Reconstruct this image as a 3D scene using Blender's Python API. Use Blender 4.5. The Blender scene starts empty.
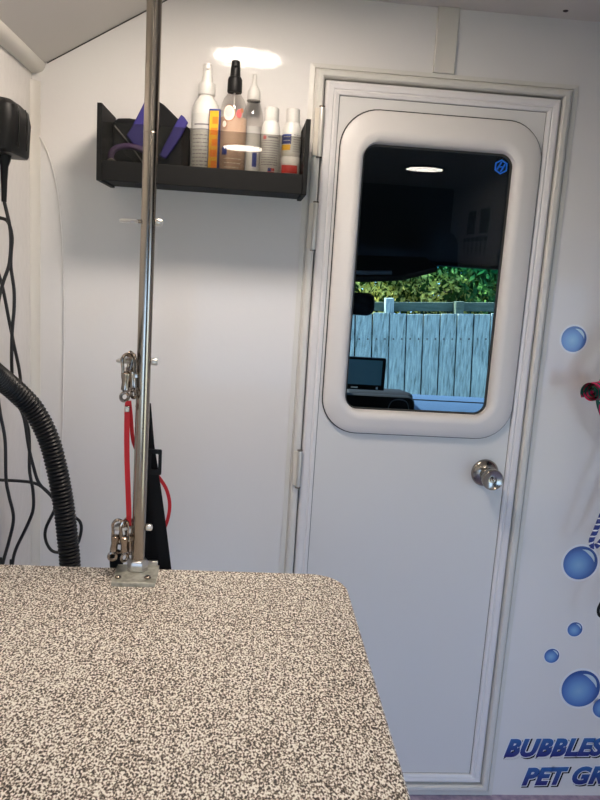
import bpy, bmesh, math, random
from math import sin, cos, pi, radians
from mathutils import Vector, Matrix, noise

random.seed(11)
SC = bpy.context.scene
COL = SC.collection
H = 1.385            # eye height above the van floor; heights below are given from eye level
F = 739.8

# ------------------------------------------------------------------ camera
cam_d = bpy.data.cameras.new('camera')
cam = bpy.data.objects.new('camera', cam_d)
COL.objects.link(cam)
cam_d.sensor_fit = 'VERTICAL'
cam_d.sensor_height = 32.0
cam_d.lens = F / 800 * 32.0
cam_d.clip_start = 0.02
R = (Matrix.Rotation(radians(-4.563), 4, 'Z') @ Matrix.Rotation(radians(-10.246), 4, 'X')
     @ Matrix.Rotation(radians(-3.656), 4, 'Y'))
cam.matrix_world = Matrix.Translation((0, 0, H)) @ R @ Matrix.Rotation(radians(90), 4, 'X')
SC.camera = cam
SC.view_settings.view_transform = 'Standard'
SC.view_settings.look = 'None'
SC.view_settings.gamma = 1
SC.view_settings.use_curve_mapping = False
SC.view_settings.exposure = 0.0
try:
    SC.cycles.max_bounces = 12
    SC.cycles.diffuse_bounces = 6
    SC.cycles.transparent_max_bounces = 24
    SC.cycles.sample_clamp_indirect = 6
    SC.cycles.caustics_reflective = False
    SC.cycles.caustics_refractive = False
    SC.cycles.use_denoising = True
except Exception:
    pass

# ------------------------------------------------------------------ geometry: every function returns (verts, faces)
def V(x, y, z):
    return Vector((x, y, z + H))

def join(*gs):
    vs, fs = [], []
    for v, f in gs:
        o = len(vs)
        vs += list(v)
        fs += [tuple(i + o for i in q) for q in f]
    return vs, fs

def box(x0, x1, y0, y1, z0, z1):
    vs = [V(x, y, z) for x in (x0, x1) for y in (y0, y1) for z in (z0, z1)]
    fs = [(0, 1, 3, 2), (4, 6, 7, 5), (0, 4, 5, 1), (2, 3, 7, 6), (0, 2, 6, 4), (1, 5, 7, 3)]
    return vs, fs

def xf(g, m):
    return [m @ v for v in g[0]], g[1]

def turn(g, c, ang, axis='Z'):
    c = Vector(c)
    m = Matrix.Translation(c) @ Matrix.Rotation(ang, 4, axis) @ Matrix.Translation(-c)
    return xf(g, m)

def loft(loops, closed=True, cap0=False, cap1=False, wrap=False):
    n = len(loops[0])
    vs = [p for l in loops for p in l]
    fs = []
    m = len(loops)
    for i in range(m if wrap else m - 1):
        a, b = i * n, ((i + 1) % m) * n
        for k in range(n if closed else n - 1):
            k2 = (k + 1) % n
            fs.append((a + k, a + k2, b + k2, b + k))
    if cap0:
        fs.append(tuple(range(n))[::-1])
    if cap1:
        fs.append(tuple((m - 1) * n + k for k in range(n)))
    return vs, fs

def rr(x0, x1, z0, z1, r, y, n=10):
    """rounded rectangle in the plane y"""
    out = []
    for cx, cz, a0 in ((x1 - r, z1 - r, 0), (x0 + r, z1 - r, 90), (x0 + r, z0 + r, 180), (x1 - r, z0 + r, 270)):
        for k in range(n + 1):
            a = radians(a0 + 90 * k / n)
            out.append(V(cx + r * cos(a), y, cz + r * sin(a)))
    return out

def rect(x0, x1, z0, z1, y):
    return [V(x1, y, z1), V(x0, y, z1), V(x0, y, z0), V(x1, y, z0)]

def frames(pts):
    n = len(pts)
    T = []
    for i in range(n):
        t = pts[min(i + 1, n - 1)] - pts[max(i - 1, 0)]
        T.append(t.normalized())
    u = T[0].orthogonal().normalized()
    out = []
    for i in range(n):
        if i:
            q = T[i - 1].rotation_difference(T[i])
            u = q @ u
        u = (u - T[i] * u.dot(T[i])).normalized()
        out.append((T[i], u, T[i].cross(u)))
    return out

def smooth(ctrl, n=12):
    """Catmull-Rom through control points"""
    P = [Vector(c) for c in ctrl]
    P = [P[0] * 2 - P[1]] + P + [P[-1] * 2 - P[-2]]
    out = []
    for i in range(1, len(P) - 2):
        a, b, c, d = P[i - 1:i + 3]
        for k in range(n):
            t = k / n
            out.append(0.5 * ((2 * b) + (c - a) * t + (2 * a - 5 * b + 4 * c - d) * t * t + (3 * b - a - 3 * c + d) * t ** 3))
    out.append(P[-2])
    return out

def tube(pts, r, seg=10, cap=True):
    pts = [Vector(p) for p in pts]
    fr = frames(pts)
    loops = []
    for i, p in enumerate(pts):
        rad = r(i) if callable(r) else r
        t, u, w = fr[i]
        loops.append([p + (u * cos(2 * pi * k / seg) + w * sin(2 * pi * k / seg)) * rad for k in range(seg)])
    return loft(loops, cap0=cap, cap1=cap)

def resample(pts, step):
    out = [pts[0].copy()]
    acc = 0.0
    for a, b in zip(pts, pts[1:]):
        d = (b - a).length
        s = step - acc
        while s <= d:
            out.append(a.lerp(b, s / d))
            s += step
        acc = (acc + d) % step
    return out

def lathe(c, prof, seg=32, a0=0.0, a1=2 * pi, cap=True):
    """profile of (radius, height) about the vertical through c"""
    full = abs(a1 - a0 - 2 * pi) < 1e-6
    n = seg if full else seg + 1
    loops = []
    for r, h in prof:
        loops.append([Vector((c[0] + r * cos(a0 + (a1 - a0) * k / seg), c[1] + r * sin(a0 + (a1 - a0) * k / seg), c[2] + h)) for k in range(n)])
    return loft(loops, closed=full, cap0=cap and full, cap1=cap and full)

def lathe_y(c, prof, seg=32):
    """profile of (radius, distance towards the viewer) about an axis along -y"""
    loops = []
    for r, h in prof:
        loops.append([Vector((c[0] + r * cos(2 * pi * k / seg), c[1] - h, c[2] + r * sin(2 * pi * k / seg))) for k in range(seg)])
    return loft(loops, cap0=True, cap1=True)

def torus(c, R_, r, seg=24, s2=8, axis='Z', a0=0, a1=2 * pi):
    full = abs(a1 - a0 - 2 * pi) < 1e-6
    loops = []
    n = seg if full else seg + 1
    for i in range(n):
        a = a0 + (a1 - a0) * i / seg
        lp = []
        for k in range(s2):
            b = 2 * pi * k / s2
            p = Vector(((R_ + r * cos(b)) * cos(a), (R_ + r * cos(b)) * sin(a), r * sin(b)))
            lp.append(p)
        loops.append(lp)
    g = loft(loops, wrap=full, cap0=not full, cap1=not full)
    m = Matrix.Identity(4)
    if axis == 'Y':
        m = Matrix.Rotation(pi / 2, 4, 'X')
    if axis == 'X':
        m = Matrix.Rotation(pi / 2, 4, 'Y')
    return xf(g, Matrix.Translation(Vector(c)) @ m)

def ribbon(pts, w, t, side=(0, -1, 0)):
    """flat strap along pts, width w across, thickness t"""
    side = Vector(side)
    fr = frames(pts)
    loops = []
    for p, (T, u, q) in zip(pts, fr):
        nrm = (side - T * side.dot(T)).normalized()
        ac = T.cross(nrm)
        loops.append([p + ac * w / 2 + nrm * t / 2, p - ac * w / 2 + nrm * t / 2, p - ac * w / 2 - nrm * t / 2, p + ac * w / 2 - nrm * t / 2])
    return loft(loops, cap0=True, cap1=True)

# ------------------------------------------------------------------ objects
def thing(name, label, cat, loc, group=None, kind=None):
    o = bpy.data.objects.new(name, None)
    COL.objects.link(o)
    o.location = loc
    o.empty_display_size = 0.05
    tag(o, label, cat, group, kind)
    return o

def tag(o, label=None, cat=None, group=None, kind=None):
    if label: o['label'] = label
    if cat: o['category'] = cat
    if group: o['group'] = group
    if kind: o['kind'] = kind
    return o

def root_loc(p):
    v = Vector((0, 0, 0))
    while p is not None:
        v += p.location
        p = p.parent
    return v

def obj(name, g, mat, parent=None, flat=False, bevel=0, label=None, org=None, seg=2):
    vs, fs = g
    if parent is not None:
        o0 = root_loc(parent)
    elif org is not None:
        o0 = Vector(org)
    else:
        o0 = Vector((sum(v[0] for v in vs) / len(vs), sum(v[1] for v in vs) / len(vs), min(v[2] for v in vs)))
    me = bpy.data.meshes.new(name)
    me.from_pydata([tuple(Vector(v) - o0) for v in vs], [], fs)
    bm = bmesh.new()
    bm.from_mesh(me)
    bmesh.ops.recalc_face_normals(bm, faces=bm.faces)
    bm.to_mesh(me)
    bm.free()
    me.materials.append(mat)
    o = bpy.data.objects.new(name, me)
    COL.objects.link(o)
    if parent is not None:
        o.parent = parent
    else:
        o.location = o0
    if bevel:
        b = o.modifiers.new('bevel', 'BEVEL')
        b.width = bevel
        b.segments = seg
        b.limit_method = 'ANGLE'
        b.angle_limit = radians(40)
    if not flat:
        me.polygons.foreach_set('use_smooth', [True] * len(me.polygons))
        me.set_sharp_from_angle(angle=radians(38))
    if label: o['label'] = label
    return o

def struct(name, g, mat, parent=None, **k):
    o = obj(name, g, mat, parent, **k)
    if parent is None: o['kind'] = 'structure'
    return o

def dup(o, parent=None, loc=None, label=None, rotz=None):
    c = o.copy()
    COL.objects.link(c)
    if parent is not None: c.parent = parent
    if loc is not None: c.location = loc
    if rotz is not None: c.rotation_euler = (0, 0, rotz)
    if label: c['label'] = label
    for ch in list(o.children):
        dup(ch, c)
    return c

# ------------------------------------------------------------------ materials
def mat(name, col, rough=0.5, metal=0.0, coat=0.0, spec=0.5, **k):
    m = bpy.data.materials.new(name)
    m.use_nodes = True
    b = m.node_tree.nodes['Principled BSDF']
    b.inputs['Base Color'].default_value = (*col, 1)
    b.inputs['Roughness'].default_value = rough
    b.inputs['Metallic'].default_value = metal
    b.inputs['Coat Weight'].default_value = coat
    b.inputs['Coat Roughness'].default_value = k.get('coat_rough', 0.05)
    b.inputs['Specular IOR Level'].default_value = spec
    return m

def nodes(m):
    nt = m.node_tree
    return nt, nt.nodes, nt.links, nt.nodes['Principled BSDF']

def noise_col(m, scale, stops, detail=2, coords='Object', stretch=None, bump=0.0, bump_scale=None):
    nt, N, L, b = nodes(m)
    tc = N.new('ShaderNodeTexCoord')
    src = tc.outputs[coords]
    if stretch:
        mp = N.new('ShaderNodeMapping')
        mp.inputs['Scale'].default_value = stretch
        L.new(src, mp.inputs['Vector'])
        src = mp.outputs['Vector']
    n = N.new('ShaderNodeTexNoise')
    n.inputs['Scale'].default_value = scale
    n.inputs['Detail'].default_value = detail
    L.new(src, n.inputs['Vector'])
    if stops:
        r = N.new('ShaderNodeValToRGB')
        e = r.color_ramp.elements
        while len(e) > 1: e.remove(e[-1])
        e[0].position, e[0].color = stops[0][0], (*stops[0][1], 1)
        for p, c in stops[1:]:
            q = e.new(p)
            q.color = (*c, 1)
        L.new(n.outputs['Fac'], r.inputs['Fac'])
        L.new(r.outputs['Color'], b.inputs['Base Color'])
    if bump:
        bp = N.new('ShaderNodeBump')
        bp.inputs['Strength'].default_value = bump
        bp.inputs['Distance'].default_value = 0.002
        if bump_scale:
            n2 = N.new('ShaderNodeTexNoise')
            n2.inputs['Scale'].default_value = bump_scale
            n2.inputs['Detail'].default_value = 1
            L.new(src, n2.inputs['Vector'])
            n = n2
        L.new(n.outputs['Fac'], bp.inputs['Height'])
        L.new(bp.outputs['Normal'], b.inputs['Normal'])
        L.new(bp.outputs['Normal'], b.inputs['Coat Normal'])
    return m

def emit(name, col, s):
    m = bpy.data.materials.new(name)
    m.use_nodes = True
    nt = m.node_tree
    nt.nodes.clear()
    e = nt.nodes.new('ShaderNodeEmission')
    e.inputs['Color'].default_value = (*col, 1)
    e.inputs['Strength'].default_value = s
    o = nt.nodes.new('ShaderNodeOutputMaterial')
    nt.links.new(e.outputs[0], o.inputs[0])
    return m

def glass(name, tint, refl=0.06, rough=0.0):
    """thin pane: tinted see-through plus a fresnel-weighted mirror reflection"""
    m = bpy.data.materials.new(name)
    m.use_nodes = True
    nt = m.node_tree
    nt.nodes.clear()
    N, L = nt.nodes, nt.links
    t = N.new('ShaderNodeBsdfTransparent')
    t.inputs['Color'].default_value = (*tint, 1)
    g = N.new('ShaderNodeBsdfGlossy')
    g.inputs['Roughness'].default_value = rough
    lw = N.new('ShaderNodeLayerWeight')
    lw.inputs['Blend'].default_value = .5
    pw = N.new('ShaderNodeMath')
    pw.operation = 'POWER'
    pw.inputs[1].default_value = 5
    L.new(lw.outputs['Facing'], pw.inputs[0])
    mu = N.new('ShaderNodeMath')
    mu.operation = 'MULTIPLY_ADD'
    mu.inputs[1].default_value = .9
    mu.inputs[2].default_value = refl
    L.new(pw.outputs[0], mu.inputs[0])
    mx = N.new('ShaderNodeMixShader')
    L.new(mu.outputs[0], mx.inputs['Fac'])
    L.new(t.outputs[0], mx.inputs[1])
    L.new(g.outputs[0], mx.inputs[2])
    o = N.new('ShaderNodeOutputMaterial')
    L.new(mx.outputs[0], o.inputs[0])
    return m, mx, t

M = {}
M['wall'] = noise_col(mat('glossy_wall_panel', (.74, .72, .70), .48, coat=.30, coat_rough=.055, spec=.2), 3, None, bump=.13, bump_scale=60)
M['wall_pebble'] = noise_col(mat('pebbled_wall_panel', (.72, .69, .66), .25, coat=.5, coat_rough=.08), 3, None, bump=.25, bump_scale=45)
M['ceil'] = noise_col(mat('ceiling_panel', (.60, .565, .53), .45), 3, None, bump=.05, bump_scale=30)
M['trim'] = mat('cream_trim', (.66, .63, .57), .35)
M['jamb'] = mat('white_jamb', (.68, .66, .61), .3)
M['door'] = noise_col(mat('door_skin', (.70, .685, .665), .35, coat=.3, coat_rough=.2), 3, None, bump=.05, bump_scale=40)
M['door_edge'] = mat('door_edge', (.77, .745, .735), .3)
M['door_frame'] = mat('window_moulding', (.72, .69, .66), .4)
M['gap'] = mat('dark_gasket', (.03, .028, .025), .7)
M['hinge'] = mat('painted_hinge', (.68, .63, .53), .35)
M['hinge_barrel'] = mat('hinge_barrel', (.62, .60, .55), .3, metal=.3)
M['floor'] = noise_col(mat('floor_vinyl', (.30, .24, .33), .4), 60, [(.35, (.24, .19, .29)), (.65, (.40, .32, .42))])
M['black'] = mat('black_plastic', (.009, .009, .009), .45, spec=.2)
M['black_rib'] = mat('black_hose', (.009, .009, .010), .42, spec=.35)
M['shelf'] = mat('black_shelf_plastic', (.008, .008, .008), .6, spec=.15)
M['cable'] = mat('black_cable', (.012, .012, .012), .45)
M['white_cable'] = mat('white_cable', (.75, .73, .70), .4)
M['steel'] = mat('polished_steel', (.38, .335, .285), .2, metal=1)
M['nickel'] = mat('satin_nickel', (.36, .33, .29), .2, metal=1)
M['zinc'] = noise_col(mat('zinc_plate', (.50, .49, .41), .42, metal=.5), 90, [(.35, (.38, .37, .30)), (.65, (.58, .57, .49))])
M['chrome'] = mat('bright_chrome', (.70, .69, .66), .28, metal=1)
M['chrome_dim'] = mat('worn_chrome', (.36, .30, .25), .22, metal=1)
M['red'] = mat('red_nylon', (.60, .012, .02), .6)
M['webbing'] = mat('black_webbing', (.008, .008, .009), .8, spec=.2)
M['white_plastic'] = mat('white_plastic', (.66, .645, .61), .35)
M['label_white'] = mat('label_paper', (.60, .595, .565), .5)
M['ink'] = mat('grey_ink', (.22, .21, .22), .6)
M['navy'] = mat('navy_ink', (.02, .04, .22), .5)
M['yellow'] = mat('yellow_ink', (.75, .42, .015), .5)
M['orange'] = mat('orange_ink', (.80, .22, .01), .5)
M['redink'] = mat('red_ink', (.55, .05, .04), .5)
M['pinkink'] = mat('pink_ink', (.65, .15, .15), .5)
M['cream'] = mat('cream_ink', (.85, .78, .66), .5)
M['brownink'] = mat('brown_ink', (.50, .20, .10), .5)
M['purple'] = mat('purple_fabric', (.022, .014, .17), .65)
M['purple_dark'] = mat('plum_fabric', (.06, .025, .10), .6)
M['fabric'] = noise_col(mat('black_fabric', (.009, .009, .010), .8, spec=.2), 200, None, bump=.3)
M['grey_rubber'] = mat('grey_rubber', (.25, .24, .22), .5)

# bottle bodies
m = mat('peach_lotion', (.74, .52, .38), .25, coat=.5)
nodes(m)[3].inputs['Subsurface Weight'].default_value = 0
M['peach'] = m
M['clear'], _, _ = glass('clear_bottle_plastic', (.90, .89, .88), .05, .05)
M['acrylic'], _, _ = glass('clear_acrylic', (.74, .73, .71), .03, 0.02)
M['pane'], _, _ = glass('tinted_door_pane', (.74, .81, .85), .022)
# windscreen with a green-blue shade band along the top
M['screen'], mx, tr = glass('windscreen_glass', (.85, .9, .9), .02)
nt = M['screen'].node_tree
tc = nt.nodes.new('ShaderNodeTexCoord'); sp = nt.nodes.new('ShaderNodeSeparateXYZ'); rp = nt.nodes.new('ShaderNodeValToRGB')
nt.links.new(tc.outputs['Generated'], sp.inputs[0]); nt.links.new(sp.outputs['Z'], rp.inputs[0]); nt.links.new(rp.outputs[0], tr.inputs['Color'])
rp.color_ramp.elements[0].position = .80; rp.color_ramp.elements[0].color = (.80, .86, .86, 1)
rp.color_ramp.elements[1].position = .98; rp.color_ramp.elements[1].color = (.04, .34, .42, 1)

# table top laminate: wormy brown, tan and off-white speckle
m = mat('speckled_laminate', (.5, .45, .4), .5)
nt, N, L, b = nodes(m)
tc = N.new('ShaderNodeTexCoord')
n1 = N.new('ShaderNodeTexNoise'); n1.inputs['Scale'].default_value = 370; n1.inputs['Detail'].default_value = .6; n1.inputs['Distortion'].default_value = .35
mpg = N.new('ShaderNodeMapping'); mpg.inputs['Scale'].default_value = (1.12, .72, 1)
n2 = N.new('ShaderNodeTexNoise'); n2.inputs['Scale'].default_value = 5; n2.inputs['Detail'].default_value = 2
mx_ = N.new('ShaderNodeMath'); mx_.operation = 'MULTIPLY_ADD'; mx_.inputs[1].default_value = .08
sb = N.new('ShaderNodeMath'); sb.operation = 'SUBTRACT'; sb.inputs[1].default_value = .04
r = N.new('ShaderNodeValToRGB')
e = r.color_ramp.elements
e[0].position, e[0].color = .35, (.035, .025, .018, 1)
e[1].position, e[1].color = .42, (.22, .17, .13, 1)
for p, c in ((.49, (.44, .37, .30)), (.55, (.74, .665, .57)), (.63, (1.0, .95, .86))):
    q = e.new(p); q.color = (*c, 1)
L.new(tc.outputs['Object'], mpg.inputs['Vector']); L.new(mpg.outputs['Vector'], n1.inputs['Vector']); L.new(tc.outputs['Object'], n2.inputs['Vector'])
L.new(n2.outputs['Fac'], mx_.inputs[0]); L.new(n1.outputs['Fac'], mx_.inputs[2]); L.new(mx_.outputs[0], sb.inputs[0])
L.new(sb.outputs[0], r.inputs['Fac']); L.new(r.outputs['Color'], b.inputs['Base Color'])
M['laminate'] = m

# cab and outside
M['headliner'] = mat('dark_headliner', (.02, .02, .021), .9, spec=.1)
M['dash'] = mat('blue_grey_dash', (.025, .05, .10), .6, spec=.15)
M['cabblack'] = mat('cab_black', (.007, .007, .009), .7, spec=.12)
M['visor_edge'] = mat('visor_edge_highlight', (.10, .13, .17), .35)  # pale blue grey stands in for the highlight along the visor edge
M['navscreen'] = mat('faint_glow_screen', (.03, .055, .075), .2)
M['navscreen'].node_tree.nodes['Principled BSDF'].inputs['Emission Color'].default_value = (.03, .09, .14, 1)
M['navscreen'].node_tree.nodes['Principled BSDF'].inputs['Emission Strength'].default_value = .45  # faint blue glow added to the monitor screen
M['hood'] = mat('blue_bonnet_paint', (.12, .22, .42), .35, coat=.5)
M['fence'] = noise_col(mat('weathered_board', (.4, .42, .4), .8), 9, [(.28, (.05, .08, .07)), (.40, (.15, .19, .18)), (.55, (.23, .28, .26)), (.72, (.31, .36, .33))], detail=10, stretch=(7, 7, .9))
M['fence_dark'] = noise_col(mat('dark_green_board', (.2, .25, .2), .85), 8, [(.35, (.025, .045, .03)), (.65, (.06, .085, .06))], detail=5, stretch=(1, 5, 5))  # noise between two dark greens
M['rust'] = mat('rusty_nail', (.05, .04, .035), .8)
M['bark'] = mat('tree_bark', (.16, .12, .09), .9)
M['ground'] = noise_col(mat('yard_ground', (.2, .2, .17), .9), 4, [(.4, (.12, .14, .09)), (.6, (.24, .23, .19))], detail=5)
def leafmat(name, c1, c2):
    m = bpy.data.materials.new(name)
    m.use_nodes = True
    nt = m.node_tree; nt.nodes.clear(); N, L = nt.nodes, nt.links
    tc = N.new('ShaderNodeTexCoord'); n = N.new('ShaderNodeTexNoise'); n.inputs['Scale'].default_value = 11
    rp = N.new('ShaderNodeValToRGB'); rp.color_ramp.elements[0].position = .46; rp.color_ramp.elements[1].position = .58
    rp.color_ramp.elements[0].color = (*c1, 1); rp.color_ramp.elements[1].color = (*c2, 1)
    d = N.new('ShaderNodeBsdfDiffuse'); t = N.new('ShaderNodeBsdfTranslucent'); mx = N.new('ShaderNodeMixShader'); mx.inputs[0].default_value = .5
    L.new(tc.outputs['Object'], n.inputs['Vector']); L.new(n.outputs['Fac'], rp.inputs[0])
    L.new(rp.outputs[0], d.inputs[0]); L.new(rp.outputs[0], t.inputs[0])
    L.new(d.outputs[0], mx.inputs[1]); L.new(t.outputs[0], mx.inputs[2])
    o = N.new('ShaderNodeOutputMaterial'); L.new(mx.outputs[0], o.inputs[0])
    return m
M['leaf_bright'] = leafmat('sun_and_gap_leaves', (.02, .05, .01), (.95, .88, .26))  # shaded gaps and sunlit spots are painted into the leaf colour
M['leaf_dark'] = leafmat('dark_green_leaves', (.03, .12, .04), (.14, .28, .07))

# ------------------------------------------------------------------ the room
XL, XR, YB, YR, CZ, FZ = -.49, 1.38, 1.75, -1.65, .584, -1.385
th = .035
DX0, DX1, DZ0, DZ1 = .138, .711, -1.365, .426       # opening of the partition door
def slab_y(y, t, x0, x1, z0, z1): return box(x0, x1, y, y + t, z0, z1)
struct('wall_back', join(slab_y(YB, th, XL, DX0, FZ, CZ), slab_y(YB, th, DX1, XR, FZ, CZ),
                         slab_y(YB, th, DX0, DX1, DZ1, CZ), slab_y(YB, th, DX0, DX1, FZ, DZ0)), M['wall'], flat=True)
struct('wall_left', box(XL - .03, XL, YR, YB + th, FZ, .62), M['wall_pebble'], flat=True)
OY0, OY1 = -.45, .55                                   # side opening added in the right wall to let daylight in
struct('wall_right', join(box(XR, XR + .04, YR, OY0, FZ, CZ), box(XR, XR + .04, OY1, YB + th, FZ, CZ),
                          box(XR, XR + .04, OY0, OY1, .0, CZ), box(XR, XR + .04, OY0, OY1, FZ, FZ + .03)), M['wall'], flat=True)
struct('wall_rear', join(box(XL, -.45, YR - .03, YR, FZ, CZ), box(.55, XR, YR - .03, YR, FZ, CZ), box(-.45, .55, YR - .03, YR, -.15, CZ), box(-.45, .55, YR - .03, YR, FZ, FZ + .03)), mat('charcoal_rear_wall', (.03, .03, .032), .8, spec=.2), flat=True)  # opening in the rear wall added to let daylight in
struct('floor', box(XL - .03, XR + .04, YR - .03, YB + th, FZ - .04, FZ), M['floor'], flat=True)
# flat ceiling with a sloping panel along the left side
cx0, cx1, cz0 = -.463, -.145, .397
g1 = box(cx1, XR + .04, YR - .03, YB + th, CZ, CZ + .03)
vs = [V(x, y, z) for y in (YR, YB) for x, z in ((cx0 - .03, cz0 - .0177), (cx1, CZ), (cx1, CZ + .03), (cx0 - .03, CZ + .03))]
struct('ceiling', join(g1, (vs, [(0, 1, 2, 3), (7, 6, 5, 4), (0, 4, 5, 1), (1, 5, 6, 2), (2, 6, 7, 3), (3, 7, 4, 0)])), M['ceil'], flat=True)
# rounded trim where left wall meets the sloping ceiling panel
prof = [(XL, .377), (-.476, .378), (-.468, .382), (-.463, .389), (-.461, .396), (-.464, .401), (XL, .389)]
struct('trim_1', loft([[V(x, y, z) for x, z in prof] for y in (YR, YB)], cap0=True, cap1=True), M['trim'])
# vertical cove moulding in the left back corner
prof = [(XL, YB), (XL, YB - .018), (XL + .004, YB - .017), (XL + .016, YB - .005), (XL + .018, YB)]
struct('trim_2', loft([[V(x, y, z) for x, y in prof] for z in (FZ, .36)], cap0=True, cap1=True), M['trim'])
# dark sealant line under the sloping panel along the back wall
struct('trim_3', tube([V(cx0 + .005, YB - .001, cz0 + .002), V(cx1, YB - .001, CZ - .001)], .0013, 6), M['gap'])
# vertical cover strip above the door
struct('trim_4', box(.391, .440, YB - .008, YB, .446, CZ), M['trim'], bevel=.002)
# casing round the door: stepped mitred profile
prof = [(0, 0), (0, .003), (.011, .004), (.0125, .001), (.0145, .001), (.016, .010), (.022, .013), (.030, .013), (.0335, .008), (.035, -.004), (.035, -.03)]
OX0, OX1, OZ0, OZ1 = .115, .732, -1.3845, .4455
loops = [rect(OX0 + d, OX1 - d, OZ0 + (d if d < .03 else d), OZ1 - d * .84, YB - h) for d, h in prof]
struct('trim_5', loft(loops), M['jamb'], flat=True)

# ------------------------------------------------------------------ the door in the partition
door = thing('door_1', None, None, V(.425, YB, -1.353), kind='structure')
DY = YB - .001        # front face of the door
SX0, SX1, SZ0, SZ1 = .1520, .6945, -1.3435, .4125
# slab with a hole for the window, mitred raised edge moulding round it
hole = rr(.235, .608, -.345, .303, .035, DY)
back = [v + Vector((0, .028, 0)) for v in hole]
outer = rr(.168, .682, -1.335, .400, .0005, DY)
outer_b = [v + Vector((0, .028, 0)) for v in outer]
obj('door_panel', loft([back, hole, outer, outer_b], wrap=True), M['door'], door, flat=True)
prof = [(.0365, .0), (.0355, -.001), (.034, .005), (.026, .0075), (.022, .005), (.019, .0075), (.008, .009), (.002, .006), (0, 0), (0, -.03)]
obj('edge_moulding', loft([rect(SX0 + d * .93, SX1 - d * .85, SZ0 + d * .68, SZ1 - d * .86, DY - h) for d, h in prof]), M['door_edge'], door, flat=True)
obj('panel_seam', loft([rect(SX0 + d * .93, SX1 - d * .85, SZ0 + d * .68, SZ1 - d * .86, DY - h) for d, h in [(.0350, .0), (.0353, .0008), (.0364, .0008), (.0366, .0)]]), mat('grey_seam', (.16, .155, .15), .6), door, flat=True)
# backing gasket that shows as the dark gap round the door
obj('gasket', loft([rect(.139, .710, -1.364, .425, DY + .014), rect(.165, .68, -1.34, .40, DY + .014), rect(.165, .68, -1.34, .40, DY + .02), rect(.139, .710, -1.364, .425, DY + .02)], wrap=True), M['gap'], door, flat=True)
# moulded window surround
def ww(d, h, rad): return rr(.194 + d * 1.04, .662 - d * 1.19, -.390 + d * 1.09, .356 - d * 1.36, rad, DY - h)
secs = [ww(0, 0, .085), ww(.0005, .009, .085), ww(.004, .012, .083), ww(.018, .014, .075), ww(.032, .018, .064), ww(.040, .018, .056), ww(.048, .012, .046), ww(.052, .004, .034), ww(.0535, -.008, .028), ww(.0535, -.02, .028)]
obj('window_surround', loft(secs), M['door_frame'], door, label='raised rounded surround of the door window')
obj('surround_gasket', loft([ww(-.0022, 0, .087), ww(-.0022, .0022, .087), ww(.001, .0030, .085), ww(.001, 0, .085)]), M['gap'], door)
obj('window_seal', loft([ww(.0530, -.002, .027), ww(.0560, -.003, .026), ww(.0560, -.012, .026), ww(.0530, -.012, .027)], wrap=True), M['gap'], door)
pn = obj('window_pane', loft([ww(.053, -.008, .027), ww(.053, -.011, .027)], cap0=True, cap1=True), M['pane'], door, flat=True)
# blue hexagon emblem in the corner of the pane
M['emblem'] = mat('blue_sticker', (.01, .16, .75), .4)
def hexa(c, r0, y): return [V(c[0] + r0 * cos(radians(30 + 60 * k)), y, c[1] + r0 * sin(radians(30 + 60 * k))) for k in range(6)]
hc = (.574, .256); hy = DY + .0078
g = loft([hexa(hc,   .0170, hy), hexa(hc, .0132, hy), hexa(hc, .0132, hy - .0008), hexa(hc,   .0170, hy - .0008)], wrap=True)
for s in (-1, 1):
    b_ = box(hc[0] + s * .0048 - .0018, hc[0] + s * .0048 + .0018, hy - .0008, hy, hc[1] - .0100, hc[1] + .0100)
    g = join(g, turn(b_, V(hc[0], hy, hc[1]), radians(28), 'Y'))
b_ = box(hc[0] - .006, hc[0] + .006, hy - .0008, hy, hc[1] - .0016, hc[1] + .0016)
obj('emblem', join(g, b_), M['emblem'], door, flat=True, label='blue hexagon emblem in the upper right corner of the pane')
# knob
kc = V(.613, DY, -.478)
obj('knob_rose', lathe_y(kc, [(.0345, 0), (.0345, .003), (.031, .008), (.022, .012), (.016, .014), (.016, .016)], 48), M['nickel'], door)
kn = obj('door_knob', lathe_y(kc, [(.0165, .012), (.0185, .022), (.0215, .034), (.0245, .048), (.0262, .060), (.0256, .0655), (.0238, .0675), (.0215, .0665), (.0120, .0635), (.008, .063)], 48), M['nickel'], door, label='brushed nickel round door knob')
obj('keyhole', join(lathe_y(kc, [(.0065, .0625), (.0065, .0650), (.0055, .0645)], 24), box(kc.x - .001, kc.x + .001, kc.y - .0666, kc.y - .064, kc.z - H - .004, kc.z - H + .004)), M['chrome_dim'], kn)
# hinges
def hinge(x, z0, z1):
    c = V(x, YB - .017, z0)
    hr = obj('hinge', lathe(c, [(.0052, 0), (.0056, .002), (.0056, z1 - z0 - .002), (.0052, z1 - z0)], 16), M['hinge_barrel'], door)
    obj('hinge_leaf', box(x - .0150, x - .004, YB - .0165, YB - .013, z0 + .004, z1 - .003), M['hinge'], hr, bevel=.001)
    for zz in (z0, z1):
        obj('hinge_pin_cap', lathe(V(x, YB - .017, zz - .0012), [(.0068, 0), (.0068, .0028)], 16), M['chrome_dim'], hr)
hinge(.146, .243, .352)
hinge(.146, .037, .145)
hinge(.1465, -.531, -.438)

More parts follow.
